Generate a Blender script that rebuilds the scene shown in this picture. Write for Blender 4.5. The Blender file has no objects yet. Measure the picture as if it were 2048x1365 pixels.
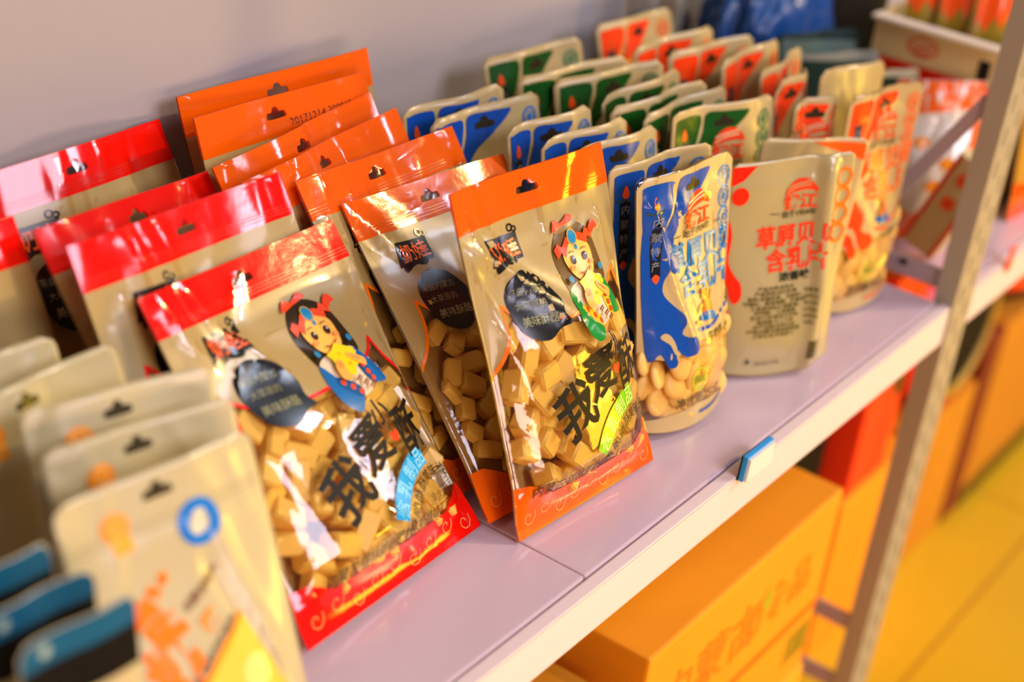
import bpy, bmesh, math, random
import numpy as np
from mathutils import Matrix, Vector

# ------------------------------------------------------------------ camera, sky, windows, exposure
SC = bpy.context.scene
COL = SC.collection
VS = SC.view_settings
SC.display_settings.display_device = 'sRGB'
VS.view_transform = 'Standard'; VS.look = 'None'; VS.gamma = 1.0; VS.use_curve_mapping = False
VS.exposure = 0.0
SC.cycles.transparent_max_bounces = 40
SC.cycles.max_bounces = 10
SC.cycles.sample_clamp_indirect = 6.0

RT = ((0.59457657, -0.79660229, 0.10910313), (-0.32776719, -0.36404502, -0.87180267), (0.73419845, 0.48259302, -0.47755273))
cd = bpy.data.cameras.new('camera'); cam = bpy.data.objects.new('camera', cd); COL.objects.link(cam)
r, d, f = [Vector(v) for v in RT]
cam.matrix_world = Matrix(((r.x, -d.x, -f.x, -0.7171), (r.y, -d.y, -f.y, -0.3838), (r.z, -d.z, -f.z, 0.6036), (0, 0, 0, 1)))
cd.sensor_width = 36.0; cd.lens = 36.0 * 3213.0 / 2048.0
cd.clip_start = 0.02; cd.clip_end = 60
cd.dof.use_dof = True; cd.dof.focus_distance = 1.06; cd.dof.aperture_fstop = 2.9
SC.camera = cam


def lin(c):
    if isinstance(c, str):
        c = tuple(int(c[i:i + 2], 16) / 255 for i in (0, 2, 4))
    return tuple((x / 12.92 if x <= .04045 else ((x + .055) / 1.055) ** 2.4) for x in c)


W = bpy.data.worlds.new('sky'); SC.world = W; W.use_nodes = True
bg = W.node_tree.nodes['Background']
bg.inputs[0].default_value = (*lin('e8dcd6'), 1); bg.inputs[1].default_value = 0.11


def window_light(name, loc, target, size, col, power):
    l = bpy.data.lights.new(name, 'AREA'); l.shape = 'RECTANGLE'; l.size, l.size_y = size
    l.color = lin(col); l.energy = power
    o = bpy.data.objects.new(name, l); COL.objects.link(o); o.location = loc
    o.rotation_euler = (Vector(target) - Vector(loc)).to_track_quat('-Z', 'Y').to_euler()
    return o


# daylight: the tall shop window to the front, a bluish high pane, and the low warm sun by the door on the right
window_light('window_daylight', (0.1, -2.4, 1.7), (0.1, 0.1, 0.0), (1.5, 0.9), 'f0eaff', 58)
window_light('low_pane_daylight', (-0.9, -2.2, 0.42), (0.1, 0.2, 0.2), (1.1, 0.5), 'ffd8c8', 27)
window_light('high_pane_daylight', (1.9, -1.4, 2.5), (0.0, 0.1, 0.1), (0.8, 0.5), 'd8e6ff', 32)
window_light('door_daylight', (2.2, -1.95, 0.0), (0.2, 0.1, 0.1), (0.9, 0.5), 'ffd030', 26)
window_light('header_glint_fill', (2.4, -1.78, 1.28), (-0.05, 0.1, 0.1), (0.32, 0.3), 'f2ecff', 6)  # small added fill, aimed to put highlights on the red headers
sun = bpy.data.lights.new('door_sun', 'SUN'); sun.energy = 1.1; sun.color = lin('ffd890'); sun.angle = 0.03
so = bpy.data.objects.new('door_sun', sun); COL.objects.link(so); so.location = (3, -2, 1)
so.rotation_euler = (Vector((0, 0, 0)) - Vector((0.75, -0.55, 0.62))).to_track_quat('-Z', 'Y').to_euler()

sp = bpy.data.lights.new('floor_glint_spot', 'SPOT'); sp.energy = 1500; sp.color = lin('ffe6b0'); sp.spot_size = math.radians(24); sp.spot_blend = .25; sp.shadow_soft_size = .05  # added spot: brightens unseen floor so the pouches catch yellow glints
spo = bpy.data.objects.new('floor_glint_spot', sp); COL.objects.link(spo); spo.location = (3.1, -2.6, 2.1)
spo.rotation_euler = (Vector((1.75, -1.2, -.55)) - spo.location).to_track_quat('-Z', 'Y').to_euler()

# ------------------------------------------------------------------ materials
MATS = {}


def mat(name, col, rough=.45, spec=.5, metal=0., coat=0., trans=0., noise=0., nscale=40., bump=0., bscale=200.):
    if name in MATS: return MATS[name]
    m = bpy.data.materials.new(name); m.use_nodes = True; nt = m.node_tree; N = nt.nodes; L = nt.links
    b = N['Principled BSDF']; c = (*lin(col), 1)
    b.inputs['Base Color'].default_value = c
    b.inputs['Roughness'].default_value = rough
    b.inputs['Specular IOR Level'].default_value = spec
    b.inputs['Metallic'].default_value = metal
    b.inputs['Coat Weight'].default_value = coat; b.inputs['Coat Roughness'].default_value = .08
    tc = N.new('ShaderNodeTexCoord')
    if noise:
        nz = N.new('ShaderNodeTexNoise'); nz.inputs['Scale'].default_value = nscale; nz.inputs['Detail'].default_value = 4
        L.new(tc.outputs['Object'], nz.inputs['Vector'])
        hs = N.new('ShaderNodeHueSaturation'); hs.inputs['Color'].default_value = c
        mr = N.new('ShaderNodeMapRange'); mr.inputs[3].default_value = 1 - noise; mr.inputs[4].default_value = 1 + noise
        mr.inputs[1].default_value = .25; mr.inputs[2].default_value = .75
        L.new(nz.outputs[0], mr.inputs[0]); L.new(mr.outputs[0], hs.inputs['Value']); L.new(hs.outputs[0], b.inputs['Base Color'])
    if bump:
        nb = N.new('ShaderNodeTexNoise'); nb.inputs['Scale'].default_value = bscale; nb.inputs['Detail'].default_value = 3
        L.new(tc.outputs['Object'], nb.inputs['Vector'])
        bp = N.new('ShaderNodeBump'); bp.inputs['Strength'].default_value = bump; bp.inputs['Distance'].default_value = .001
        L.new(nb.outputs[0], bp.inputs['Height']); L.new(bp.outputs[0], b.inputs['Normal'])
    if trans:
        t = N.new('ShaderNodeBsdfTranslucent'); t.inputs[0].default_value = c
        mx = N.new('ShaderNodeMixShader'); mx.inputs[0].default_value = trans
        L.new(b.outputs[0], mx.inputs[1]); L.new(t.outputs[0], mx.inputs[2]); L.new(mx.outputs[0], N['Material Output'].inputs[0])
    MATS[name] = m
    return m


def film_mat(name, tint, rough=.07, gloss=.75):
    if name in MATS: return MATS[name]
    m = bpy.data.materials.new(name); m.use_nodes = True; nt = m.node_tree; N = nt.nodes; L = nt.links
    for n in list(N):
        if n.type != 'OUTPUT_MATERIAL': N.remove(n)
    out = N['Material Output']
    t = N.new('ShaderNodeBsdfTransparent'); t.inputs[0].default_value = (*lin(tint), 1)
    g = N.new('ShaderNodeBsdfGlossy'); g.inputs['Roughness'].default_value = rough
    fr = N.new('ShaderNodeLayerWeight'); fr.inputs['Blend'].default_value = .5
    pw = N.new('ShaderNodeMath'); pw.operation = 'POWER'; pw.inputs[1].default_value = 4.0
    ml = N.new('ShaderNodeMath'); ml.operation = 'MULTIPLY_ADD'; ml.inputs[1].default_value = gloss; ml.inputs[2].default_value = .065
    ml.use_clamp = True
    mx = N.new('ShaderNodeMixShader')
    tc = N.new('ShaderNodeTexCoord'); nb = N.new('ShaderNodeTexNoise'); nb.inputs['Scale'].default_value = 90; nb.inputs['Detail'].default_value = 2
    bp = N.new('ShaderNodeBump'); bp.inputs['Strength'].default_value = .25; bp.inputs['Distance'].default_value = .001
    L.new(tc.outputs['Object'], nb.inputs['Vector']); L.new(nb.outputs[0], bp.inputs['Height'])
    L.new(bp.outputs[0], g.inputs['Normal'])
    L.new(fr.outputs['Facing'], pw.inputs[0]); L.new(pw.outputs[0], ml.inputs[0]); L.new(ml.outputs[0], mx.inputs[0])
    L.new(t.outputs[0], mx.inputs[1]); L.new(g.outputs[0], mx.inputs[2]); L.new(mx.outputs[0], out.inputs[0])
    MATS[name] = m
    return m


def ink(col, rough=.22, trans=0., spec=.5):
    return mat('ink_' + col, col, rough, spec=spec, trans=trans)


M_FILM = film_mat('clear_film', 'fffaf0')
M_RED = mat('red_foil', 'fa1408', .13, coat=.6, trans=.18, bump=.25, bscale=70)
M_ORANGE = mat('orange_foil', 'ff6804', .11, coat=.7, trans=.22, bump=.25, bscale=70)
M_CREAM = mat('cream_film', 'b89e60', .3, coat=.25, trans=.12)
M_PCREAM = mat('cream_pouch', 'cbb074', .33, coat=.2, trans=.1)
M_WCREAM = mat('white_pouch', 'c2b384', .3, coat=.3)
M_BCREAM = mat('grey_pouch_back', 'b3a26c', .35, coat=.7)
M_CUBE = mat('milk_cube', 'ffd862', .38, noise=.1, nscale=60, trans=.4)
M_TAB = mat('milk_tablet', 'ffd674', .45, noise=.08, nscale=80, trans=.3)
M_SHELF = mat('shelf_laminate', 'cdb6bd', .18, spec=.5, noise=.025, nscale=6)
M_LIP = mat('shelf_steel_lip', 'e6d3ce', .3, spec=.5)
M_POST = mat('rack_steel', 'a39a86', .4, metal=.15, noise=.04, nscale=20)
M_WALL = mat('wall_paint', 'a89f9b', .7, noise=.03, nscale=3)
M_FLOOR = mat('floor_tile', 'd8ae1c', .25, noise=.06, nscale=4)
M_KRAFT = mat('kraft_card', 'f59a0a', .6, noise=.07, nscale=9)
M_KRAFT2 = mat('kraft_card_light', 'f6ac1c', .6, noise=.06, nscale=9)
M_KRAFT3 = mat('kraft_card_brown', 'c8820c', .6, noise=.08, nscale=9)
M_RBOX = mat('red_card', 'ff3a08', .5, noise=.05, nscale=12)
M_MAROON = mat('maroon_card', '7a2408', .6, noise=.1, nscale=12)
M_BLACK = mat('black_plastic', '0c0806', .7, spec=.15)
M_BEIGE = mat('beige_card', 'd8bc80', .55, noise=.05, nscale=14)


# ------------------------------------------------------------------ object helpers
def tag(o, label=None, cat=None, group=None, kind=None):
    if label: o['label'] = label
    if cat: o['category'] = cat
    if group: o['group'] = group
    if kind: o['kind'] = kind
    return o


def empty(name, loc=(0, 0, 0)):
    o = bpy.data.objects.new(name, None); COL.objects.link(o); o.location = loc
    o.empty_display_size = .02
    return o


def link_mesh(name, me, parent=None, mats=()):
    o = bpy.data.objects.new(name, me); COL.objects.link(o)
    for m in mats: me.materials.append(m)
    if parent: o.parent = parent
    return o


def mesh_obj(name, verts, faces, mats, parent=None, mi=None, smooth=False):
    me = bpy.data.meshes.new(name); me.from_pydata([tuple(v) for v in verts], [], faces)
    for m in mats: me.materials.append(m)
    if mi is not None: me.polygons.foreach_set('material_index', mi)
    if smooth: me.polygons.foreach_set('use_smooth', [True] * len(me.polygons))
    me.update()
    o = bpy.data.objects.new(name, me); COL.objects.link(o)
    if parent: o.parent = parent
    return o


class MB:
    """collects boxes / prisms / tubes into one mesh"""
    def __init__(s): s.bm = bmesh.new()

    def box(s, a, b, bev=0., mi=0, mtx=None):
        r = bmesh.ops.create_cube(s.bm, size=1.0)
        vs = r['verts']
        for v in vs:
            v.co = Vector([(a[i] + b[i]) / 2 + v.co[i] * (b[i] - a[i]) for i in range(3)])
        if bev > 0:
            es = list({e for v in vs for e in v.link_edges})
            rr = bmesh.ops.bevel(s.bm, geom=es, offset=bev, segments=2, affect='EDGES', profile=.6)
            vs = list({v for fc in rr['faces'] for v in fc.verts} | {v for v in vs if v.is_valid})
        fs = {fc for v in vs for fc in v.link_faces}
        for fc in fs: fc.material_index = mi
        if mtx is not None:
            for v in vs: v.co = mtx @ v.co
        return s

    def cyl(s, p, q, r1, r2=None, n=20, mi=0, caps=True):
        p, q = Vector(p), Vector(q); r2 = r1 if r2 is None else r2
        m = Matrix.Translation((p + q) / 2) @ (q - p).to_track_quat('Z', 'Y').to_matrix().to_4x4()
        r = bmesh.ops.create_cone(s.bm, cap_ends=caps, segments=n, radius1=r1, radius2=r2, depth=(q - p).length, matrix=m)
        for fc in {fc for v in r['verts'] for fc in v.link_faces}: fc.material_index = mi
        return s

    def done(s, name, mats, parent=None, smooth=False):
        me = bpy.data.meshes.new(name); s.bm.normal_update(); s.bm.to_mesh(me); s.bm.free()
        if not isinstance(mats, (list, tuple)): mats = [mats]
        for m in mats: me.materials.append(m)
        if smooth: me.polygons.foreach_set('use_smooth', [True] * len(me.polygons))
        o = bpy.data.objects.new(name, me); COL.objects.link(o)
        if parent: o.parent = parent
        return o


# ------------------------------------------------------------------ 2D artwork laid on curved surfaces
TXT = {}


def text2d(body, bold=0.):
    k = (body, bold)
    if k in TXT: return TXT[k]
    cu = bpy.data.curves.new('t', 'FONT'); cu.body = body; cu.size = 1.0; cu.resolution_u = 2
    cu.align_x = 'CENTER'; cu.align_y = 'CENTER'; cu.fill_mode = 'FRONT'; cu.offset = bold
    o = bpy.data.objects.new('t', cu); COL.objects.link(o)
    bpy.context.view_layer.update()
    dg = bpy.context.evaluated_depsgraph_get()
    me = bpy.data.meshes.new_from_object(o.evaluated_get(dg))
    V = np.array([v.co[:2] for v in me.vertices]).reshape(-1, 2); F = [tuple(p.vertices) for p in me.polygons]
    if len(V):
        c = (V.max(0) + V.min(0)) / 2; V = V - c
    bpy.data.meshes.remove(me); bpy.data.objects.remove(o); bpy.data.curves.remove(cu)
    TXT[k] = (V, F)
    return TXT[k]


def smooth(pts, n=6, closed=True):
    P = [np.array(p, float) for p in pts]; out = []; m = len(P)
    for i in range(m if closed else m - 1):
        if closed: a, b, c, e = P[i - 1], P[i], P[(i + 1) % m], P[(i + 2) % m]
        else: a, b, c, e = P[max(i - 1, 0)], P[i], P[i + 1], P[min(i + 2, m - 1)]
        for k in range(n):
            t = k / n
            out.append(.5 * ((2 * b) + (-a + c) * t + (2 * a - 5 * b + 4 * c - e) * t * t + (-a + 3 * b - 3 * c + e) * t ** 3))
    if not closed: out.append(P[-1])
    return [tuple(p) for p in out]


def ell(cx, cy, rx, ry=None, n=28, a0=0., a1=2 * math.pi):
    ry = rx if ry is None else ry
    return [(cx + rx * math.cos(a0 + (a1 - a0) * i / n), cy + ry * math.sin(a0 + (a1 - a0) * i / n)) for i in range(n)]


class Art:
    """flat artwork in metres; items are (verts, faces, colour)"""
    def __init__(s): s.items = []

    def poly(s, pts, col, holes=()):
        bm = bmesh.new()
        loops = [pts] + list(holes); es = []
        for lp in loops:
            vs = [bm.verts.new((p[0], p[1], 0)) for p in lp]
            for i in range(len(vs)): es.append(bm.edges.new((vs[i - 1], vs[i])))
        bmesh.ops.triangle_fill(bm, use_beauty=True, use_dissolve=False, edges=es)
        s.items.append((bm, col)); return s

    def line(s, pts, wd, col, closed=False):
        P = [np.array(p, float) for p in pts]; n = len(P); Lft = []; Rgt = []
        for i in range(n):
            a = P[i - 1] if (i > 0 or closed) else P[i]; b = P[(i + 1) % n] if (i < n - 1 or closed) else P[i]
            t = b - a; t = t / (np.linalg.norm(t) + 1e-12); nn = np.array([-t[1], t[0]]) * wd / 2
            Lft.append(P[i] + nn); Rgt.append(P[i] - nn)
        bm = bmesh.new(); A = [bm.verts.new((p[0], p[1], 0)) for p in Lft]; B = [bm.verts.new((p[0], p[1], 0)) for p in Rgt]
        for i in range(n if closed else n - 1):
            j = (i + 1) % n; bm.faces.new((A[i], B[i], B[j], A[j]))
        s.items.append((bm, col)); return s

    def ring(s, cx, cy, r, wd, col, ry=None): return s.line(ell(cx, cy, r, ry), wd, col, True)

    def text(s, body, x, y, size, col, rot=0., bold=0., sx=1., shear=0.):
        V, F = text2d(body, bold)
        if not len(V): return s
        V = V * size; V = np.stack([V[:, 0] * sx + V[:, 1] * shear, V[:, 1]], 1)
        c, q = math.cos(rot), math.sin(rot)
        bm = bmesh.new(); vs = [bm.verts.new((x + c * a - q * b, y + q * a + c * b, 0)) for a, b in V]
        for fc in F:
            try: bm.faces.new([vs[i] for i in fc])
            except ValueError: pass
        s.items.append((bm, col)); return s

    def arctext(s, body, cx, cy, r, a0, a1, size, col, bold=0.):
        n = len(body)
        for i, ch in enumerate(body):
            if ch == ' ': continue
            a = a0 + (a1 - a0) * (i / (n - 1))
            s.text(ch, cx + r * math.cos(a), cy + r * math.sin(a), size, col, a - math.pi / 2, bold)
        return s

    def put(s, name, surf, parent, side=1, off=.0004, grid=.006, label=None):
        cols = []; AV = []; AF = []; MI = []; base = 0
        for k, (bm, col) in enumerate(s.items):
            b = bm.copy()
            xs = [v.co.x for v in b.verts]; ys = [v.co.y for v in b.verts]
            for ax, lo, hi in ((0, min(xs), max(xs)), (1, min(ys), max(ys))):
                if hi - lo < grid * 1.5: continue
                for q in range(math.floor(lo / grid) + 1, math.ceil(hi / grid)):
                    co = [0, 0, 0]; co[ax] = q * grid; no = [0, 0, 0]; no[ax] = 1
                    bmesh.ops.bisect_plane(b, geom=b.verts[:] + b.edges[:] + b.faces[:], plane_co=co, plane_no=no, dist=1e-6)
            b.verts.index_update()
            U = np.array([v.co.x for v in b.verts]); V = np.array([v.co.y for v in b.verts])
            P = surf.at(U, V, side, off + k * .00008)
            m = col if not isinstance(col, str) else ink(col)
            if m not in cols: cols.append(m)
            ci = cols.index(m)
            for fc in b.faces:
                idx = [v.index + base for v in fc.verts]
                a, c, e = [np.array([U[i - base], V[i - base]]) for i in idx[:3]]
                area = sum(U[idx[i - 1] - base] * V[idx[i] - base] - U[idx[i] - base] * V[idx[i - 1] - base] for i in range(len(idx)))
                if abs(area) < 1e-14: continue
                if (area < 0) == (side > 0): idx = idx[::-1]
                AF.append(idx); MI.append(ci)
            AV.append(P); base += len(P); b.free()
        if not AF: return None
        o = mesh_obj(name, np.concatenate(AV), AF, cols, parent, MI, True)
        if label: o['label'] = label
        return o


class Flat:
    """a flat surface for artwork: origin + u axis + v axis"""
    def __init__(s, o, u, v):
        s.o, s.u, s.v = Vector(o), Vector(u).normalized(), Vector(v).normalized(); s.n = s.u.cross(s.v)

    def at(s, U, V, side, off):
        return np.array([tuple(s.o + s.u * a + s.v * b + s.n * off) for a, b in zip(U, V)])


class Surf:
    """front and back sheets of a filled bag; u across (0 at middle), v up from the base, front faces -Y"""
    def __init__(s, w, h, t, seed=0, kind='pillow', N=36, Mv=50, head=.84, wave=.004, kx=1.3, bend=0., crease=10, amp=.0014, tr=.0, lean_over=0., extra=(), curl=0.):
        s.w, s.h = w, h
        rng = random.Random(seed)
        u = np.linspace(-w / 2, w / 2, N + 1); v = np.linspace(0, h, Mv + 1)
        U, V = np.meshgrid(u, v, indexing='ij'); S = V / h; A = np.abs(2 * U / w)
        sm = lambda x: np.clip(x, 0, 1) ** 2 * (3 - 2 * np.clip(x, 0, 1))
        pu = np.clip(1 - (A / .95) ** 2.6, 0, 1) ** .75
        if kind == 'pillow':
            pv = sm((S - .03) / .15) * (1 - .82 * sm((S - .46) / .34)) * (1 - sm((S - head + .07) / .07))
        else:
            pv = (.7 + .3 * sm(S / .18)) * (1 - .9 * sm((S - .22) / .55)) * (1 - sm((S - head + .04) / .06))
            pu = np.clip(1 - (A / .97) ** 2.2, 0, 1) ** .65
        T = t * pu * pv
        Yc = bend * (A ** 2) + wave * sm((S - .5) / .5) * np.sin(2 * math.pi * (kx * U / w + rng.random())) + lean_over * S ** 2
        Yc += curl * np.clip((U / w) + .1, 0, 1) ** 2 * S
        lump = np.zeros_like(U)
        for i in range(crease):
            zone = rng.random()
            if zone < .45: v0 = h * rng.uniform(head - .02, 1.0); ang = math.radians(90 + rng.uniform(-28, 28)); ln = rng.uniform(.02, .05)
            elif zone < .75: v0 = h * rng.uniform(.55, head); ang = math.radians(rng.choice((60, 120, 45, 130)) + rng.uniform(-20, 20)); ln = rng.uniform(.03, .07)
            else: v0 = h * rng.uniform(.08, .5); ang = math.radians(rng.uniform(20, 160)); ln = rng.uniform(.015, .04)
            u0 = rng.uniform(-.46, .46) * w; sg = rng.uniform(.002, .0045); am = rng.uniform(.5, 1.2) * amp * rng.choice((1, 1, -1))
            c, q = math.cos(ang), math.sin(ang); du, dv = U - u0, V - v0
            al = du * c + dv * q; ac = -du * q + dv * c
            lump += am * np.exp(-np.abs(ac) / sg) * np.exp(-(al / ln) ** 2)
        for (ua, va, ub, vb, sg, am) in extra:
            a = np.array([ua * w, va * h]); b = np.array([ub * w, vb * h]); e = b - a; ln = np.linalg.norm(e); e /= ln
            al = (U - a[0]) * e[0] + (V - a[1]) * e[1]; ac = -(U - a[0]) * e[1] + (V - a[1]) * e[0]
            lump += am * np.exp(-(ac / sg) ** 2) * sm((al + .01) / .02) * (1 - sm((al - ln) / .02))
        edge = np.clip((1 - A) / .05, 0, 1)
        pin = 1 - .05 * pv * (t / .02)
        X = U * pin
        if tr > 0:
            dd = np.clip(tr - (h - V), 0, tr); X = X * (1 - A * (tr - np.sqrt(np.maximum(tr * tr - dd * dd, 0))) / (w / 2))
        thick = .0004
        F = np.stack([X, Yc - T - lump * (.35 + .65 * edge) - thick, V], -1)
        B = np.stack([X, Yc + T * .8 - lump * (.35 + .65 * edge) * .8 + thick, V], -1)
        if kind != 'pillow':
            dip = .006 * np.clip(1 - S / .1, 0, 1)
            F[..., 2] += dip * (A ** 2) * 1.2; B[..., 2] += dip * (A ** 2) * 1.2
        s.F, s.B, s.N, s.M = F, B, N, Mv
        s.nF, s.nB = s.norm(F, -1), s.norm(B, 1)

    def norm(s, P, sgn):
        du = np.gradient(P, axis=0); dv = np.gradient(P, axis=1); n = np.cross(du, dv)
        n /= np.linalg.norm(n, axis=-1, keepdims=True) + 1e-12
        return n * (1 if sgn < 0 else -1)

    def at(s, U, V, side, off):
        G, Nn = (s.F, s.nF) if side > 0 else (s.B, s.nB)
        a = np.clip((np.asarray(U) / s.w + .5) * s.N, 0, s.N - 1e-6); b = np.clip(np.asarray(V) / s.h * s.M, 0, s.M - 1e-6)
        i = a.astype(int); j = b.astype(int); x = (a - i)[:, None]; y = (b - j)[:, None]
        g = lambda Q: Q[i, j] * (1 - x) * (1 - y) + Q[i + 1, j] * x * (1 - y) + Q[i, j + 1] * (1 - x) * y + Q[i + 1, j + 1] * x * y
        return g(G) + g(Nn) * off

    def body(s, name, m, parent, closed_bottom=False):
        n, k = s.N + 1, s.M + 1
        V = np.concatenate([s.F.reshape(-1, 3), s.B.reshape(-1, 3)]); o = n * k; fs = []
        I = lambda i, j: i * k + j
        for i in range(s.N):
            for j in range(s.M):
                fs.append((I(i, j), I(i + 1, j), I(i + 1, j + 1), I(i, j + 1)))
                fs.append((o + I(i, j), o + I(i, j + 1), o + I(i + 1, j + 1), o + I(i + 1, j)))
        for i in range(s.N):
            fs.append((I(i, 0), o + I(i, 0), o + I(i + 1, 0), I(i + 1, 0)))
            fs.append((I(i, s.M), I(i + 1, s.M), o + I(i + 1, s.M), o + I(i, s.M)))
        for j in range(s.M):
            fs.append((I(0, j), I(0, j + 1), o + I(0, j + 1), o + I(0, j)))
            fs.append((I(s.N, j), o + I(s.N, j), o + I(s.N, j + 1), I(s.N, j + 1)))
        return mesh_obj(name, V, fs, [m], parent, None, True)


def slot(cx, cy, sc=1.):
    pts = [(-.0105, 0), (-.009, -.0028), (.009, -.0028), (.0105, 0), (.009, .0028), (.0045, .003), (.003, .006), (0, .0075), (-.003, .006), (-.0045, .003), (-.009, .0028)]
    return [(cx + a * sc, cy + b * sc) for a, b in smooth(pts, 3)]


def settle(root, x, y, lean, yaw, roll, zmin=.0006):
    R = Matrix.Rotation(yaw, 4, 'Z') @ Matrix.Rotation(-lean, 4, 'X') @ Matrix.Rotation(-roll, 4, 'Y')
    lo = 9
    for ch in root.children:
        if ch.type == 'MESH' and ch.get('_body'):
            a = np.empty(len(ch.data.vertices) * 3); ch.data.vertices.foreach_get('co', a)
            m = np.array(R.to_3x3()); lo = min(lo, (a.reshape(-1, 3) @ m.T)[:, 2].min())
            del ch['_body']
    root.location = (x, y, zmin - lo); root.rotation_euler = R.to_euler()


# ------------------------------------------------------------------ setting: room
def structure(o): o['kind'] = 'structure'; return o


structure(MB().box((-3.2, .375, -.55), (4.2, .475, 2.6)).done('wall_back', M_WALL))


def tile_floor():
    m = M_FLOOR; nt = m.node_tree; N, L = nt.nodes, nt.links
    b = N['Principled BSDF']; src = b.inputs['Base Color'].links[0].from_socket
    br = N.new('ShaderNodeTexBrick'); br.offset = 0; br.inputs['Scale'].default_value = 1.0
    br.inputs['Brick Width'].default_value = .6; br.inputs['Row Height'].default_value = .6; br.inputs['Mortar Size'].default_value = .003
    br.inputs['Mortar'].default_value = (*lin('b98a1a'), 1)
    tc = N.new('ShaderNodeTexCoord'); L.new(tc.outputs['Object'], br.inputs['Vector'])
    L.new(src, br.inputs['Color1']); L.new(src, br.inputs['Color2']); L.new(br.outputs['Color'], b.inputs['Base Color'])


tile_floor()
structure(MB().box((-3.2, -3.2, -.65), (4.2, .375, -.55)).done('floor', M_FLOOR))

# ------------------------------------------------------------------ the steel rack
rack = tag(empty('shelving_rack', (.2, .17, -.55)), 'pale slotted steel rack with lilac shelf boards and a rolled front lip', 'shelf')
ROOT_INV = Matrix.Translation((-.2, -.17, .55))


def rk(o, label=None):
    o.data.transform(ROOT_INV); o.parent = rack
    if label: o['label'] = label
    return o


for xa, xb in ((-1.2, -.0004), (.0004, .5525), (.6045, 1.6)):
    rk(MB().box((xa, .0115, -.012), (xb, .345, 0), .0016).done('shelf_board', M_SHELF))
for xa, xb in ((-1.2, .5548), (.6022, 1.6)):
    mb = MB(); mb.box((xa, 0, -.037), (xb, .0016, -.0012), .0007); mb.box((xa, .0, -.0032), (xb, .0095, -.0008), .0009)
    mb.box((xa, .0, -.0375), (xb, .02, -.0355), .0006); mb.box((xa, .008, -.0135), (xb, .0105, -.002), .0005)
    rk(mb.done('shelf_lip', M_LIP))
    rk(MB().box((xa, .335, -.037), (xb, .337, -.0125), .0005).done('rear_lip', M_LIP))


def post(y, sy, z0=-.55, z1=.75):
    mb = MB(); x0, x1 = .5565, .602
    ya, yb = sorted((y, y + .0018 * sy))
    c1, c2 = (.567, .5705), (.5875, .591)
    for a, b in ((x0, c1[0]), (c1[1], c2[0]), (c2[1], x1)): mb.box((a, ya, z0), (b, yb, z1))
    z = z0; k = 0
    while z < z1:
        for (a, b), dz in ((c1, 0), (c2, .012)): mb.box((a, ya, z + dz - .006), (b, yb, min(z + dz + .008, z1)))
        z += .03
    mb.box((x0 - .0018, min(y, y + .019 * sy), z0), (x0, max(y, y + .019 * sy), z1))
    return mb


rk(post(-.0022, 1).done('front_post', M_POST)); rk(post(.338, -1).done('rear_post', M_POST))


def bar(p, q, hgt, thk, name, m, label=None):
    p, q = Vector(p), Vector(q); dr = (q - p).normalized(); up = Vector((1, 0, 0)).cross(dr).normalized()
    mb = MB(); mtx = Matrix.Translation((p + q) / 2) @ Matrix((Vector((1, 0, 0)), dr, up)).transposed().to_4x4()
    mb.box((-thk / 2, -(q - p).length / 2, -hgt / 2), (thk / 2, (q - p).length / 2, hgt / 2), .0008, mtx=mtx)
    return rk(mb.done(name, m), label)


M_BAR = mat('rack_bar_steel', 'a5939a', .45, noise=.03, nscale=20)
bar((.5595, .012, .0195), (.5595, .325, .0195), .018, .003, 'crossbar', M_BAR)
bar((.5595, .016, .186), (.5595, .118, .004), .0125, .003, 'diagonal_brace', M_BAR)
bar((.558, .016, -.362), (.558, .325, -.362), .018, .004, 'crossbar', M_BAR)
bar((.558, .01, -.437), (.558, .325, -.437), .018, .004, 'crossbar', M_BAR)
rk(MB().cyl((.5555, .052, .0235), (.5565, .052, .0235), .003, n=12).done('bolt', M_BLACK), 'dark bolt hole on the crossbar')

# blue edged label clip on the lip
lc = tag(empty('label_clip', (.193, -.003, 0)), 'small white shelf label clip with a bright blue edge on the front lip', 'label clip')
pts = [(-.02, -.003), (-.0185, .0165), (.0195, .0165), (.0205, -.003)]


def prism(name, pts, y0, y1, m, parent, yaw=0.):
    n = len(pts); V = [(a, y0, b) for a, b in pts] + [(a, y1, b) for a, b in pts]
    F = [tuple(range(n)), tuple(range(2 * n - 1, n - 1, -1))] + [(i, i + n, (i + 1) % n + n, (i + 1) % n) for i in range(n)]
    return mesh_obj(name, V, F, [m], parent)


prism('label_plate', [(a * .93, b * .9) for a, b in pts], -.0042, -.002, mat('clip_white', 'efe0d4', .3), lc)
prism('blue_edge', pts, -.002, .0016, mat('clip_blue', '0a9be0', .3), lc)
prism('back_plate', [(a * 1.03, b * .97) for a, b in pts], .0016, .0026, M_BLACK, lc)

# ------------------------------------------------------------------ big clear snack bags
RC = dict(red=(M_RED, 'f21414', 'cc2a10'), orange=(M_ORANGE, 'ff7a08', 'e05808'))
cube_meshes = []
for i in range(3):
    bm = bmesh.new(); rg = random.Random(40 + i); bmesh.ops.create_cube(bm, size=1)
    sx, sy, sz = ((.022, .016, .0145), (.0185, .0165, .015), (.025, .015, .014))[i]
    for v in bm.verts: v.co = Vector((v.co.x * sx, v.co.y * sy, v.co.z * sz)) * rg.uniform(.94, 1.06)
    bmesh.ops.bevel(bm, geom=bm.edges[:], offset=.0017, segments=3, affect='EDGES')
    me = bpy.data.meshes.new('milk_cube'); bm.to_mesh(me); bm.free(); me.materials.append(M_CUBE)
    me.polygons.foreach_set('use_smooth', [p.area < 5e-5 for p in me.polygons]); cube_meshes.append(me)


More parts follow.
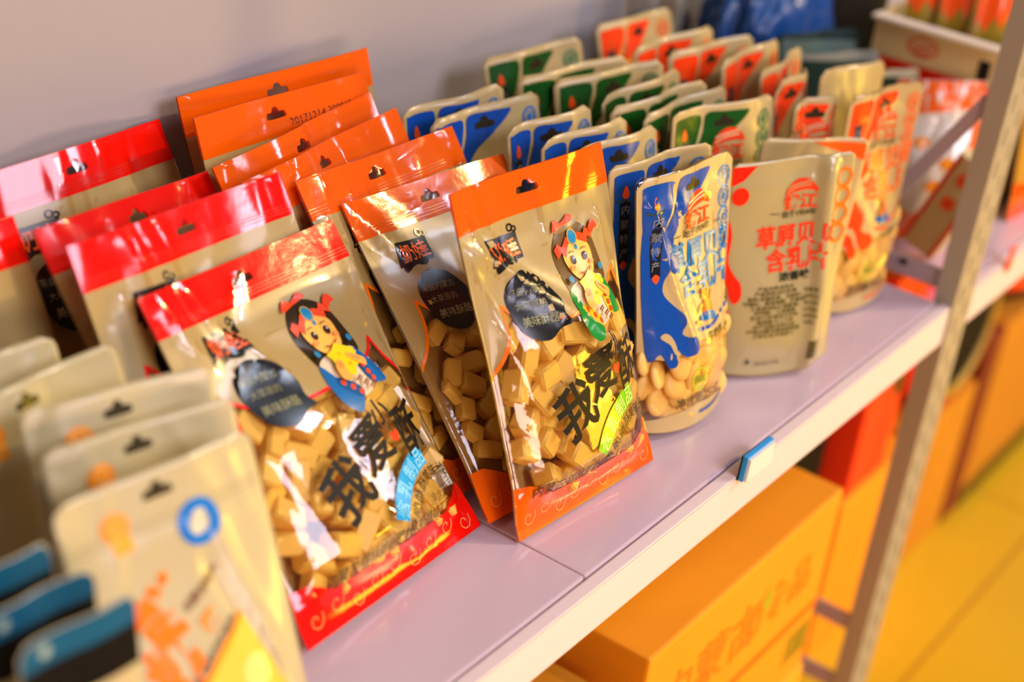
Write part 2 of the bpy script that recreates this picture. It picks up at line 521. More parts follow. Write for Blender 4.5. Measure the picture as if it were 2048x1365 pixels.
def girl(costume, trim):
    a = Art(); k = .053
    P = lambda pts: [(x * k, y * k) for x, y in pts]
    hair = '33240c' if costume != '1a8a30' else '6b4c14'
    a.poly(P(smooth([(-.3, .42), (-.38, .75), (-.36, 1.05), (-.15, 1.27), (.12, 1.28), (.34, 1.1), (.42, .8), (.42, .5), (.25, .45), (0, .5)])), hair)
    a.poly(P(smooth([(-.33, .5), (-.12, .58), (.12, .58), (.35, .52), (.38, .2), (.22, .03), (0, -.02), (-.2, .08), (-.32, .25)])), 'e6d2ac')
    a.poly(P(smooth([(-.34, .5), (-.42, .25), (-.38, .0), (-.22, -.16), (-.1, -.1), (.0, .08), (-.12, .22), (-.22, .28)])), costume)
    a.poly(P(smooth([(.34, .52), (.46, .3), (.54, .06), (.46, .02), (.3, .08), (.24, .3), (.3, .4)])), costume)
    a.poly(P(smooth([(-.24, .3), (-.1, .22), (.02, .06), (-.04, -.02), (-.16, .06), (-.28, .22)])), trim)
    a.poly(P(smooth([(.22, .36), (.32, .34), (.34, .08), (.26, .06), (.2, .2)])), trim)
    for x, y in ((-.2, .22), (-.11, .13), (-.03, .04), (.27, .3), (.28, .2), (.29, .11)): a.poly(P(ell(x, y, .038, n=12)), 'f0501e')
    a.poly(P(smooth([(-.235, .82), (-.22, .97), (-.08, 1.05), (.1, 1.05), (.25, .96), (.27, .8), (.2, .62), (.03, .54), (-.14, .62)])), 'ffbe50')
    a.poly(P([(-.36, 1.02), (-.33, .9), (-.25, .96), (-.2, .88), (-.12, 1.0), (-.05, 1.06), (-.1, 1.13), (-.17, 1.06), (-.22, 1.02), (-.28, 1.08)]), 'f4481c')
    a.poly(P([(.07, 1.06), (.14, 1.02), (.24, .97), (.27, 1.05), (.36, 1.0), (.35, 1.11), (.25, 1.16), (.2, 1.1), (.1, 1.14)]), 'f4481c')
    a.poly(P(ell(.0, 1.1, .085, .1)), 'c8a040').poly(P(ell(.0, 1.1, .068, .082)), '2288b4').poly(P(ell(.02, .97, .025, .035, 14)), '2288b4')
    a.poly(P(smooth([(-.3, 1.22), (-.2, 1.36), (-.12, 1.3), (-.02, 1.34), (.06, 1.38), (.14, 1.3), (-.1, 1.25)])), 'f4481c')
    a.poly(P(smooth([(.32, 1.14), (.44, 1.22), (.5, 1.12), (.42, 1.1), (.36, 1.06)])), 'f4481c')
    for x in (-.1, .12):
        a.poly(P(ell(x, .83, .042, .056, 18)), '2c1c0c').poly(P(ell(x + .012, .85, .012, .015, 8)), 'f4e8d0')
        a.line(P([(x - .05, .92), (x, .94), (x + .05, .925)]), .0006, '6b4010')
    a.poly(P(ell(-.16, .74, .045, .03, 14)), 'ff9a4a').poly(P(ell(.2, .74, .045, .03, 14)), 'ff9a4a')
    a.line(P([(-.07, .66), (.0, .635), (.08, .65), (.14, .69)]), .0009, 'a03018')
    a.poly(P(ell(-.27, .62, .04, .045, 14)), '2a8ab0').poly(P(ell(.33, .64, .04, .045, 14)), '2a8ab0')
    a.poly(P([(-.17, .56), (-.04, .6), (.06, .66), (.12, .61), (.26, .52), (.28, .46), (.2, .4), (.2, .32), (.1, .3), (.04, .22), (-.04, .24), (-.08, .34), (-.16, .4), (-.14, .48)]), 'f2d410')
    for x, y, q in ((.02, .52, .03), (.14, .48, .022), (-.05, .42, .022), (.06, .36, .03)): a.poly(P(ell(x, y, q, q * .7, 12)), 'd8b408')
    a.poly(P(smooth([(-.2, .24), (-.18, .4), (-.08, .46), (-.04, .42), (-.06, .3), (-.08, .2)])), 'ffb04a')
    a.poly(P(smooth([(.1, .44), (.12, .5), (.24, .42), (.32, .34), (.26, .26), (.16, .36)])), 'ffb04a')
    for q in range(3): a.line(P([(-.13 + q * .03, .43), (-.14 + q * .03, .36)]), .0004, 'c87820').line(P([(.13 + q * .03, .47 - q * .03), (.18 + q * .03, .41 - q * .03)]), .0004, 'c87820')
    for x, y in ((.0, .18), (.06, .11), (.13, .05)): a.line(P([(x - .05, y - .02), (x + .05, y + .02)]), .0012, '803818').line(P([(x - .04, y - .045), (x + .06, y - .005)]), .0008, '803818')
    return a


def shift(a, dx, dy):
    for bm, c in a.items:
        for v in bm.verts: v.co.x += dx; v.co.y += dy
    return a


def snack_bag(label, colour, x, y, lean, yaw, roll, w=.17, h=.23, detail=2, seed=0, cubes=(0, 7), code=False, **kw):
    foil, accent, dark = RC[colour]
    root = tag(empty('snack_bag'), label, 'snack bag', 'clear snack bags with %s headers' % colour)
    if detail >= 2: kw.setdefault('N', 56); kw.setdefault('Mv', 76)
    t = kw.pop('t', .016 if detail >= 2 else .007)
    s = Surf(w, h, t, seed, 'pillow', **kw)
    b = s.body('clear_film', M_FILM, root); b['_body'] = 1
    hv = h * .88; W2 = w / 2 - .0004
    X = lambda q: (q - .5) * w
    Y = lambda q: q * h
    rect = lambda a, c, e, g: [(a, e), (c, e), (c, g), (a, g)]
    hole = slot(X(.48), h * .942, .8)
    # header foil on both sheets
    for side in (1, -1):
        a = Art(); a.poly(rect(-W2, W2, hv, h - .0003), foil, [hole])
        if code and side == 1: pass
        q = a.put('header' if side == 1 else 'header_back', s, root, side, grid=.0045 if detail >= 2 else .006)
        if side == 1: hd = q
    if code:
        a = Art(); a.text('20171214 300018', X(.7), h * .915, .0075, '5a1404', .03); a.put('date_code', s, hd, 1, .0006)
    # seam crimp lines at the header edge
    a = Art()
    for q in range(3): a.line([(-W2, hv + .003 + q * .002), (W2, hv + .003 + q * .002)], .0005, dark)
    a.put('crimp_line', s, hd, 1, .0005)
    # cream printed panel with ogee lower edge, and its coloured outline
    ed = smooth([(0, .47), (.06, .52), (.105, .585), (.125, .665)], 5, False) + smooth([(.125, .665), (.18, .625), (.29, .585), (.5, .575), (.71, .585), (.82, .615), (.87, .65)], 5, False)[1:] + smooth([(.87, .65), (.89, .585), (.94, .52), (1, .45)], 5, False)[1:]
    edge = [(max(-W2, min(W2, X(p))), Y(q)) for p, q in ed]
    a = Art(); a.poly([(W2, hv), (-W2, hv)] + edge, M_CREAM); pn = a.put('printed_panel', s, root, 1, .0002)
    a = Art(); a.poly(rect(-W2, W2, .014, hv), M_CREAM); a.put('back_panel', s, root, -1, .0002)
    a = Art(); a.line(edge, .0022, accent); a.put('window_outline', s, pn, 1, .0004)
    # bottom band with curled cloud pattern
    a = Art(); a.poly(rect(-W2, W2, .0004, h * .102), foil)
    for side in (-1, 1):
        a.poly([(side * W2, h * .102), (side * W2, h * .15)] + [(side * (W2 - .02 + .01 * math.cos(q / 5 * math.pi)) - 0, h * (.126 + .024 * math.cos(q / 5 * math.pi))) for q in range(6)], foil)
    if detail >= 1:
        for q in range(9):
            cx = X(.08 + q * .105); cy = h * .055 + .003 * math.sin(q * 2.1)
            sp = [(cx + (.0012 + .0006 * k) * math.cos(k * .75), cy + (.0012 + .0006 * k) * math.sin(k * .75)) for k in range(10)]
            a.line(sp, .0005, 'ffb060')
    a.put('bottom_band', s, root, 1, .0003)
    a = Art(); a.poly(rect(-W2, W2, .0004, h * .102), foil); a.put('bottom_band_back', s, root, -1, .0003)
    if detail >= 1:
        # logo plate
        a = Art(); cx, cy = X(.25), Y(.80)
        a.poly([(cx - .0165, cy - .0075), (cx - .013, cy + .0095), (cx + .0175, cy + .0085), (cx + .0155, cy - .008)], '15110d')
        a.poly(smooth([(cx - .012, cy - .006), (cx - .013, cy - .012), (cx - .004, cy - .0085), (cx + .006, cy - .0105), (cx + .009, cy - .006)], 3), '15110d')
        a.text('奶娃', cx + .001, cy + .0005, .0135, 'f06018', 0, .02)
        a.ring(cx + .013, cy + .012, .0022, .0012, '15110d').ring(cx + .0165, cy + .0105, .0016, .001, '15110d')
        a.put('logo_plate', s, pn, 1, .0005)
        # black speech bubble
        a = Art(); cx, cy = X(.295), Y(.63)
        a.poly(smooth([(cx - .0215, cy + .006), (cx - .016, cy + .0195), (cx - .002, cy + .0245), (cx + .012, cy + .018), (cx + .0205, cy + .002), (cx + .019, cy - .009), (cx + .022, cy - .016), (cx + .013, cy - .0175), (cx - .001, cy - .022), (cx - .016, cy - .014)], 5), '0e0b08')
        a.text('来自内蒙古', cx - .003, cy + .012, .0058, '8c8a60', -.1).text('大草原的', cx - .004, cy + .003, .0058, '8c8a60', -.1)
        a.text('美味酥酪', cx - .001, cy - .008, .0072, '8c8a60', -.1, .01)
        a.put('speech_bubble', s, pn, 1, .0005)
    if detail >= 2:
        g = girl('1a8a30', 'e0c020') if colour == 'orange' else girl('0a68a8', '0c5488')
        shift(g, X(.65), Y(.515)).put('girl_illustration', s, pn, 1, .0007, grid=.005)
        a = Art()
        ti = mat('ink_title', '140e06', .5, spec=.2)
        a.text('我', X(.36), Y(.315), .039, ti, .3, .022, .95).text('爱', X(.56), Y(.385), .034, ti, .22, .022)
        a.text('小', X(.665), Y(.455), .018, ti, .2, .02).text('酥', X(.8), Y(.375), .034, ti, .08, .022, .9)
        hx, hy = X(.69), Y(.375)
        a.poly(smooth([(hx, hy - .004), (hx - .0042, hy), (hx - .0026, hy + .0034), (hx, hy + .0014), (hx + .0026, hy + .0034), (hx + .0042, hy)], 4), 'f04010')
        a.put('title_lettering', s, root, 1, .0007, grid=.005)
        # curved ribbon
        a = Art(); rc = '76c80c' if colour == 'orange' else '10a0d8'
        cx, cy, rr = X(.81), Y(.035), .056
        A0, A1 = math.radians(150), math.radians(92)
        out = [(cx + (rr + .0065) * math.cos(A0 + (A1 - A0) * q / 14), cy + (rr + .0065) * math.sin(A0 + (A1 - A0) * q / 14)) for q in range(15)]
        inn = [(cx + (rr - .0065) * math.cos(A0 + (A1 - A0) * q / 14), cy + (rr - .0065) * math.sin(A0 + (A1 - A0) * q / 14)) for q in range(15)]
        a.poly(out + inn[::-1], rc); a.arctext('含乳制品', cx, cy, rr, A0 - .13, A1 + .12, .0125, 'e6f27a' if colour == 'orange' else '8fdcf4', .01)
        a.put('ribbon', s, root, 1, .0007)
        a = Art(); a.arctext('香脆酥酥', cx, cy, .0435, math.radians(150), math.radians(112), .0088, '2a1a08', .01)
        a.arctext('美味十足', cx, cy, .0435, math.radians(102), math.radians(66), .0088, '2a1a08', .01)
        a.text('原味', X(.86), Y(.2), .0095, '3a2a18').line([(X(.8), Y(.18)), (X(.93), Y(.18)), (X(.93), Y(.225)), (X(.8), Y(.225))], .0005, '3a2a18', True)
        a.text('净含量:125克', X(.84), Y(.165), .0075, '3a2a18')
        a.text('内蒙古·锡林郭勒盟牧人奶娃娃工厂', X(.5), Y(.128), .0082, '2a1a08', 0, .006)
        a.put('caption', s, root, 1, .0006)
    # milk cubes packed behind the clear window
    rg = random.Random(seed * 7 + 3); c0, c1 = cubes
    for row in range(9):
        for cc in range(c0, c1):
            if c1 <= c0: break
            u = (-.5 + (cc + .5 + (.25 if row % 2 else -.05)) / 7) * w * .9 + rg.uniform(-.003, .003)
            v = .0265 + row * .0147 + rg.uniform(-.003, .003)
            if abs(u) > w * .4 or rg.random() < .05: continue
            p = s.at([u], [v], 1, 0)[0]; q = s.at([u], [v], -1, 0)[0]; th = q[1] - p[1]
            if th < .0085: continue
            dep = p[1] + th * .5 if th < .024 else p[1] + .0128 + rg.uniform(0, .4) * (th - .024)
            o = bpy.data.objects.new('milk_cube', rg.choice(cube_meshes)); COL.objects.link(o); o.parent = root
            o.location = (p[0], dep, v); o.rotation_euler = (rg.uniform(-.35, .35), rg.uniform(-1.2, 1.2), rg.uniform(-.35, .35))
            sc = max(.36, min(1.0, th / .025)); o.scale = (.55 + sc / 2, sc, .55 + sc / 2)
    settle(root, x, y, lean, yaw, roll)
    return root


O1X = ((-.44, .84, .14, .46, .0075, .006), (-.40, .80, .05, .52, .003, -.0025), (-.47, .84, -.36, .40, .004, .002), (.36, .83, .42, .3, .003, .0024), (.02, .98, .03, .84, .004, .002), (-.3, 1, -.28, .85, .004, .0026), (.3, 1, .22, .86, .005, -.002), (-.42, .99, -.40, .84, .003, .002))
snack_bag('frontmost orange-header snack bag, green-robed girl print and green ribbon', 'orange', .071, .057, .39, -.055, -.005, .149, .2285, 2, 11, (0, 7), crease=8, amp=.0011, wave=.005, kx=.9, extra=O1X, t=.022)
snack_bag('orange-header bag directly behind the frontmost one, its black bubble half covered', 'orange', 0.074, .079, .74, -.03, -.04, .161, .228, 1, 12, (0, 5), crease=8, amp=.001, wave=.003, kx=.8, extra=((-.48, 1, -.3, .8, .006, .003), (.1, .9, .3, .78, .004, .002)), t=.011, N=44, Mv=60)
snack_bag('third orange-header bag from the front, header crumpled and mirror bright', 'orange', .063, .119, .65, .07, -.045, .17, .23, 1, 13, (0, 3), t=.008, crease=26, amp=.0024, wave=.004, kx=1.2, N=44, Mv=60)
snack_bag('fourth orange-header bag from the front, wavy glossy header', 'orange', .052, .158, .56, .15, .0, .17, .23, 0, 14, (0, 0), crease=24, amp=.0024, wave=.006, kx=1.5, N=44, Mv=60)
snack_bag('fifth orange-header bag from the front, glinting at its right end', 'orange', .053, .186, .54, .15, .01, .17, .23, 0, 15, (0, 0), crease=22, amp=.0022, wave=.006, kx=1.4, N=44, Mv=60)
snack_bag('darker orange-header bag with a printed date code, second from the wall', 'orange', .036, .233, .42, .03, -.035, .17, .23, 0, 16, (0, 0), code=True, crease=8, amp=.001, wave=.006, kx=1.1)
snack_bag('tallest orange-header bag standing against the wall', 'orange', .06, .274, .33, -.05, .01, .172, .23, 0, 17, (0, 0), crease=6, amp=.001, wave=.006, kx=.8)
R1X = ((-.44, 1, -.38, .84, .005, .003), (-.3, 1, -.24, .85, .004, .0028), (-.05, .95, -.2, .8, .004, -.002), (-.22, .83, -.12, .7, .0035, .003), (.42, .62, .47, .3, .004, .003), (.0, .2, .1, .08, .004, .003), (.3, .42, .45, .25, .005, -.003))
snack_bag('frontmost red-header snack bag, blue-robed girl print and blue ribbon', 'red', -.0913, .086, .69, .07, -.03, .172, .22, 2, 21, (0, 7), crease=10, amp=.0014, wave=.003, kx=.7, extra=R1X, t=.021)
snack_bag('second red-header bag, directly behind the one with the full girl print', 'red', -.12, .14, .50, .03, -.02, .172, .23, 1, 22, (0, 0), crease=12, amp=.0016, wave=.004, kx=.9, extra=((-.28, 1, -.26, .84, .004, .003), (-.16, 1, -.12, .85, .003, .003)), t=.007, N=44, Mv=60)
snack_bag('third red-header bag, header creased and partly in shade', 'red', -.118, .163, .60, .16, -.08, .152, .23, 1, 23, (0, 0), crease=22, amp=.0024, wave=.006, kx=1.0, N=44, Mv=60)
snack_bag('rearmost red-header bag leaning near the wall, wavy header with white glints', 'red', -.113, .249, .48, .03, .0, .17, .23, 1, 24, (0, 0), crease=18, amp=.0026, wave=.008, kx=1.0, N=44, Mv=60)
snack_bag('red-header bag at the far left, cut off by the picture edge', 'red', -.283, .192, .52, .02, -.03, .17, .23, 0, 25, (0, 0), crease=10, amp=.0015, wave=.004)

# ------------------------------------------------------------------ printed stand-up pouches
tab_me = None


def tablet_mesh():
    global tab_me
    if tab_me: return tab_me
    prof = [(0, .0028), (.006, .0026), (.0085, .0014), (.0092, 0), (.0085, -.0014), (.006, -.0026), (0, -.0028)]; n = 20
    V = []; F = []
    for a, z in prof[1:-1]:
        for i in range(n): V.append((a * math.cos(2 * math.pi * i / n), z, a * math.sin(2 * math.pi * i / n)))
    for k in range(len(prof) - 3):
        for i in range(n): F.append((k * n + i, k * n + (i + 1) % n, (k + 1) * n + (i + 1) % n, (k + 1) * n + i))
    F.append(tuple(range(n))[::-1]); F.append(tuple(range((len(prof) - 3) * n, (len(prof) - 2) * n)))
    tab_me = bpy.data.meshes.new('milk_tablet'); tab_me.from_pydata(V, [], F); tab_me.materials.append(M_TAB)
    tab_me.polygons.foreach_set('use_smooth', [True] * len(tab_me.polygons)); tab_me.update()
    return tab_me


PC = dict(blue=('0848a0', '084094', '1474b8'), green=('0a4e14', '0a4410', '20784a'), orange=('ff4210', 'ff3c08', 'ff6a28'))


def logo_art(a, cx, cy, k, col='f83c10', cream='e4cf96'):
    a.poly(smooth([(cx - .014 * k, cy + .002 * k), (cx - .012 * k, cy + .009 * k), (cx - .004 * k, cy + .0145 * k), (cx + .006 * k, cy + .014 * k), (cx + .013 * k, cy + .008 * k), (cx + .0145 * k, cy + .003 * k), (cx + .007 * k, cy + .005 * k), (cx - .004 * k, cy + .004 * k)], 4), col)
    for q in range(2): a.line(smooth([(cx - .013 * k, cy + (.004 + q * .004) * k), (cx - .004 * k, cy + (.008 + q * .0025) * k), (cx + .009 * k, cy + (.009 + q * .003) * k)], 4, False), .0011 * k, cream)
    a.text('锡江', cx, cy - .0045 * k, .0135 * k, col, 0, .03, 1.15)
    return a


def pouch(label, colour, x, y, lean, yaw, roll, w=.108, h=.193, detail=0, seed=0, face=1, group=None, m=None, window=False, **kw):
    c1, c2, c3 = PC[colour]
    root = tag(empty('milk_tablet_pouch'), label, 'pouch', group or 'milk tablet pouches with %s corners' % colour)
    t = kw.pop('t', .015 if window else (.010 if detail else .0065))
    kw.setdefault('head', .9); kw.setdefault('crease', 6); kw.setdefault('amp', .0009); kw.setdefault('wave', .002)
    if detail: kw.setdefault('N', 44); kw.setdefault('Mv', 66)
    else: kw.setdefault('N', 22); kw.setdefault('Mv', 36)
    s = Surf(w, h, t, seed, 'stand', tr=.007, **kw)
    m = m or M_PCREAM
    b = s.body('pouch_body', M_FILM if window else m, root); b['_body'] = 1
    X = lambda q: (q - .5) * w
    Y = lambda q: q * h
    PP = lambda pts: [(X(p), Y(q)) for p, q in pts]
    W2 = w / 2 - .0004
    if window:
        rim = PP(smooth([(0.004, .345), (.2, .31), (.42, .345), (.6, .345), (.82, .345), (.996, .38)], 5, False))
        a = Art(); a.poly([(W2, h - .008), (W2 - .006, h - .0012), (-W2 + .006, h - .0012), (-W2, h - .008)] + rim, m); a.put('front_print', s, root, 1, .0002)
        a = Art(); a.poly([(-W2, .001), (W2, .001), (W2, h - .008), (W2 - .006, h - .001), (-W2 + .006, h - .001), (-W2, h - .008)], m); a.put('back_print', s, root, -1, .0002)
        a = Art(); a.poly([(-W2, .0008), (W2, .0008), (W2, h * .07), (0, h * .095), (-W2, h * .07)], m); a.put('base_print', s, root, 1, .0002)
    fs = face
    # splash of colour over the upper left corner and the left edge
    LO = lambda pts: [(p, q if q > .62 else .62 - (.62 - q) * .72) for p, q in pts]
    a = Art()
    if detail:
        a.poly(PP(smooth([(.045, .93), (.075, .965), (.27, .968), (.31, .945), (.29, .9), (.235, .83), (.2, .79), (.06, .78)], 4)), c1)
        a.poly(PP(smooth([(.36, .968), (.52, .97), (.66, .968), (.72, .962), (.66, .925), (.52, .87), (.38, .825), (.29, .76), (.24, .7), (.12, .7), (.1, .76), (.2, .785), (.27, .84), (.33, .905)], 4)), c1)
        a.poly(PP(smooth(LO([(.045, .8), (.2, .79), (.29, .76), (.27, .69), (.22, .63), (.185, .57), (.2, .52), (.27, .46), (.325, .41), (.335, .36), (.31, .315), (.35, .29), (.42, .275), (.455, .235), (.43, .195), (.36, .18), (.3, .2), (.27, .23), (.25, .2), (.26, .17), (.24, .145), (.19, .15), (.165, .19), (.13, .23), (.045, .24)]), 4)), c1)
        a.poly(PP(smooth(LO([(.14, .32), (.17, .335), (.21, .32), (.245, .27), (.262, .215), (.24, .215), (.205, .27), (.16, .3)]), 4)), M_PCREAM)
        a.poly(PP(ell(.29, .66, .05, .036)), c1)
    else:
        a.poly(PP(smooth([(.045, .93), (.075, .965), (.27, .968), (.31, .945), (.29, .9), (.235, .83), (.2, .79), (.2, .6), (.06, .6)], 4)), c1)
        a.poly(PP(smooth([(.36, .968), (.52, .97), (.66, .968), (.72, .962), (.66, .925), (.52, .87), (.38, .825), (.29, .76), (.24, .7), (.2, .7), (.2, .785), (.27, .84), (.33, .905)], 4)), c1)
    cp = a.put('corner_print', s, root, fs, .0005, grid=.006)
    # hanging slot, punched dark through the band
    a = Art(); a.poly(slot(X(.5), h * .925, .85), '2a2416'); a.put('hanging_slot', s, cp, fs, .0008)
    # round badges down the right edge
    for k in range(4 if detail else 2):
        a = Art(); cx, cy = X(.885), Y(.91 - k * .078); rr = .0072
        a.ring(cx, cy, rr, .0016, c3).ring(cx, cy, rr * .66, .0009, c3).poly(ell(cx, cy, rr * .34, rr * .42, 14), c3)
        for q in range(7):
            an = q * .9; a.poly(ell(cx + rr * .83 * math.cos(an), cy + rr * .83 * math.sin(an), .0006, n=6), 'e4cf96')
        a.put('badge', s, root, fs, .0005)
    # ornament label
    a = Art(); cx = X(.135)
    a.poly([(cx - .0042, Y(.63)), (cx + .0042, Y(.63)), (cx + .0042, Y(.865)), (cx - .0042, Y(.865))], '10131e' if colour != 'orange' else '30283a')
    a.poly(smooth([(cx - .003, Y(.89)), (cx, Y(.925)), (cx + .003, Y(.89)), (cx, Y(.875))], 4), 'f05018')
    a.line(smooth([(cx - .0075, Y(.875)), (cx - .003, Y(.865)), (cx, Y(.873)), (cx + .003, Y(.865)), (cx + .0075, Y(.875))], 4, False), .0012, '34463a')
    a.poly(smooth([(cx - .003, Y(.625)), (cx, Y(.605)), (cx + .003, Y(.625)), (cx, Y(.64))], 4), 'f05018')
    for k, ch in enumerate('内蒙特产'): a.text(ch, cx, Y(.835 - k * .055), .0075, '8c8f92')
    a.put('ornament_label', s, cp, fs, .0007)
    if detail:
        a = Art(); logo_art(a, X(.55), Y(.825), 1.0); a.text('始于1954年', X(.55), Y(.755), .0065, '4a3a20', 0, .01)
        a.line([(X(.27), Y(.755)), (X(.36), Y(.755))], .0006, '4a3a20').line([(X(.74), Y(.755)), (X(.82), Y(.755))], .0006, '4a3a20')
        a.put('logo_print', s, root, fs, .0007)
        a = Art(); a.text('草原贝贝', X(.61), Y(.675), .0222, c3 if colour != 'blue' else '1478b4', 0, .03, .9); a.text('含乳片', X(.61), Y(.575), .0222, c3 if colour != 'blue' else '1478b4', 0, .025, .9)
        a.put('title_lettering', s, root, fs, .0007)
        a = Art(); cx, cy = X(.58), Y(.46)   # little wrestling child over a curved line
        a.line(smooth([(X(.47), Y(.39)), (X(.6), Y(.382)), (X(.78), Y(.41)), (X(.95), Y(.47))], 6, False), .0026, c1)
        a.poly(ell(cx, cy + .009, .0042, .004), 'e88a30').poly(ell(cx - .0005, cy + .0118, .0044, .002), 'e0401a').poly(ell(cx + .0012, cy + .0085, .001, .0012, 8), '2a1808')
        a.poly(smooth([(cx - .004, cy + .004), (cx + .005, cy + .005), (cx + .007, cy - .004), (cx - .003, cy - .005)], 4), 'e8742a')
        a.poly(smooth([(cx - .006, cy - .004), (cx + .007, cy - .004), (cx + .012, cy - .012), (cx + .004, cy - .01), (cx - .009, cy - .009)], 4), '1470b0')
        a.line([(cx - .004, cy + .003), (cx - .009, cy - .002)], .002, 'e8a040').line([(cx + .005, cy + .004), (cx + .009, cy + .011)], .002, 'e8a040')
        a.line([(cx - .008, cy - .009), (cx - .014, cy - .008)], .0022, 'e8a040').line([(cx + .003, cy + .012), (cx + .004, cy + .017)], .001, 'e88a30')
        a.put('child_illustration', s, root, fs, .0007)
        a = Art(); a.text('牛奶原味', X(.72), Y(.345), .0075, '5a4a10', .0, .02)
        a.ring(X(.47), Y(.2), .0082, .0011, '8cc814').text('清真', X(.47), Y(.2), .0065, '3a7a10', 0, .02)
        a.text('净含量:250克', X(.5), Y(.125), .0092, '4a3410', 0, .015)
        a.line(smooth([(X(.52), Y(.052)), (X(.7), Y(.05)), (X(.92), Y(.075))], 5, False), .0026, c1)
        a.put('caption', s, root, fs, .0006)
    if window:
        rg = random.Random(seed)
        for row in range(6):
            for cc in range(5):
                u = (-.5 + (cc + .5 + (.3 if row % 2 else 0)) / 5.3) * w + rg.uniform(-.002, .002); v = .017 + row * .0112 + rg.uniform(-.002, .002)
                if abs(u) > w * .42: continue
                p = s.at([u], [v], 1, 0)[0]; q = s.at([u], [v], -1, 0)[0]
                o = bpy.data.objects.new('milk_tablet', tablet_mesh()); COL.objects.link(o); o.parent = root
                o.location = (p[0], p[1] + min(.006, (q[1] - p[1]) / 2), v); o.rotation_euler = (rg.uniform(-.4, .4), 0, rg.uniform(-.4, .4)); o.scale = (1.22, 1.1, 1.22)
    settle(root, x, y, lean, yaw, roll)
    return root


B1X = ((-.42, .93, -.1, .35, .0035, .003), (-.2, .95, .05, .4, .003, -.002), (.38, .75, .34, .25, .003, .003), (.2, .9, .28, .6, .004, .0015))
pouch('cream stand-up pouch with blue splash, frontmost of the blue row, tablets showing', 'blue', .207, .065, .16, -.1, .0, .108, .195, 1, 31, window=True, bend=.006, extra=B1X, crease=6, amp=.0008)
for i, (x, y, le, ya, ro, w, lb) in enumerate([
    (.207, .097, .12, -.2, .02, .1, 'blue-cornered pouch right behind the frontmost blue one, dark in shade'),
    (.209, .124, .19, -.1, .0, .1, 'third blue-cornered pouch from the front, mostly hidden, bright right corner'),
    (.21, .155, .14, -.2, .05, .09, 'fourth blue-cornered pouch from the front, behind the orange-header bag'),
    (.209, .182, .16, -.2, .05, .088, 'fifth blue-cornered pouch from the front, folded top'),
    (.19, .216, .24, -.17, .04, .11, 'sixth blue-cornered pouch from the front, badge beside its slot in plain view'),
    (.184, .25, .16, -.19, .05, .1, 'rearmost blue-cornered pouch, near the wall, top edge crumpled')]):
    pouch(lb, 'blue', x, y, le, ya, ro, w, .195, 1 if i == 0 else 0, 32 + i, crease=10, amp=.0012, wave=.003, lean_over=0)
for i, (x, y, le, ya, ro, w, lb) in enumerate([
    (.332, .118, .14, -.3, .01, .11, 'frontmost green-cornered pouch, wide cream face with red logo'),
    (.326, .138, .17, -.08, .03, .108, 'second green-cornered pouch from the front'),
    (.321, .162, .13, -.15, .05, .108, 'third green-cornered pouch from the front, paired closely with the one behind'),
    (.331, .180, .16, -.06, .03, .108, 'fourth green-cornered pouch from the front, only a thin top strip showing'),
    (.332, .203, .23, -.3, .05, .11, 'fifth green-cornered pouch from the front, large dark green corner'),
    (.315, .234, .17, -.28, .06, .11, 'sixth green-cornered pouch from the front'),
    (.332, .266, .30, -.16, .03, .11, 'rearmost green-cornered pouch leaning on the wall')]):
    pouch(lb, 'green', x, y, le, ya, ro, w, .195, 1 if i == 0 else 0, 50 + i, crease=8, amp=.001, wave=.003)
for i, (x, y, le, ya, ro, w, lb) in enumerate([
    (.480, .262, .31, -.04, -.02, .11, 'rearmost orange-cornered pouch leaning on the wall'),
    (.453, .224, .19, -.13, .03, .11, 'second orange-cornered pouch from the wall'),
    (.460, .193, .20, -.15, .0, .11, 'third orange-cornered pouch from the wall'),
    (.476, .165, .19, .05, -.03, .11, 'fourth orange-cornered pouch from the wall, side turned pale'),
    (.476, .138, .15, .2, -.04, .11, 'fifth orange-cornered pouch from the wall, tall pale right side'),
    (.432, .119, .10, .12, -.05, .085, 'crumpled orange-cornered pouch with a yellow gleam along its top')]):
    pouch(lb, 'orange', x, y, le, ya, ro, w, .195, 0, 70 + i, crease=8 if i < 5 else 24, amp=.001 if i < 5 else .003, wave=.003)
pouch('cream pouch turned backwards with a red top corner, behind the front orange-cornered one', 'orange', .497, .101, .11, -.12, -.08, .105, .195, 0, 81, face=-1, crease=10, amp=.0016)
pouch('front orange-cornered pouch with red logo and child print, nearest the rack post', 'orange', .484, .066, .05, -.2, .01, .098, .195, 1, 82, window=True, crease=16, amp=.002, wave=.003, extra=((-.3, .8, .1, .4, .004, .003), (.1, .85, .3, .5, .004, .003)))
pouch('narrow clear-edged orange pouch squeezed beside the front green-cornered one', 'orange', .421, .094, .08, -.25, 0, .055, .19, 1, 83, crease=8, amp=.002)

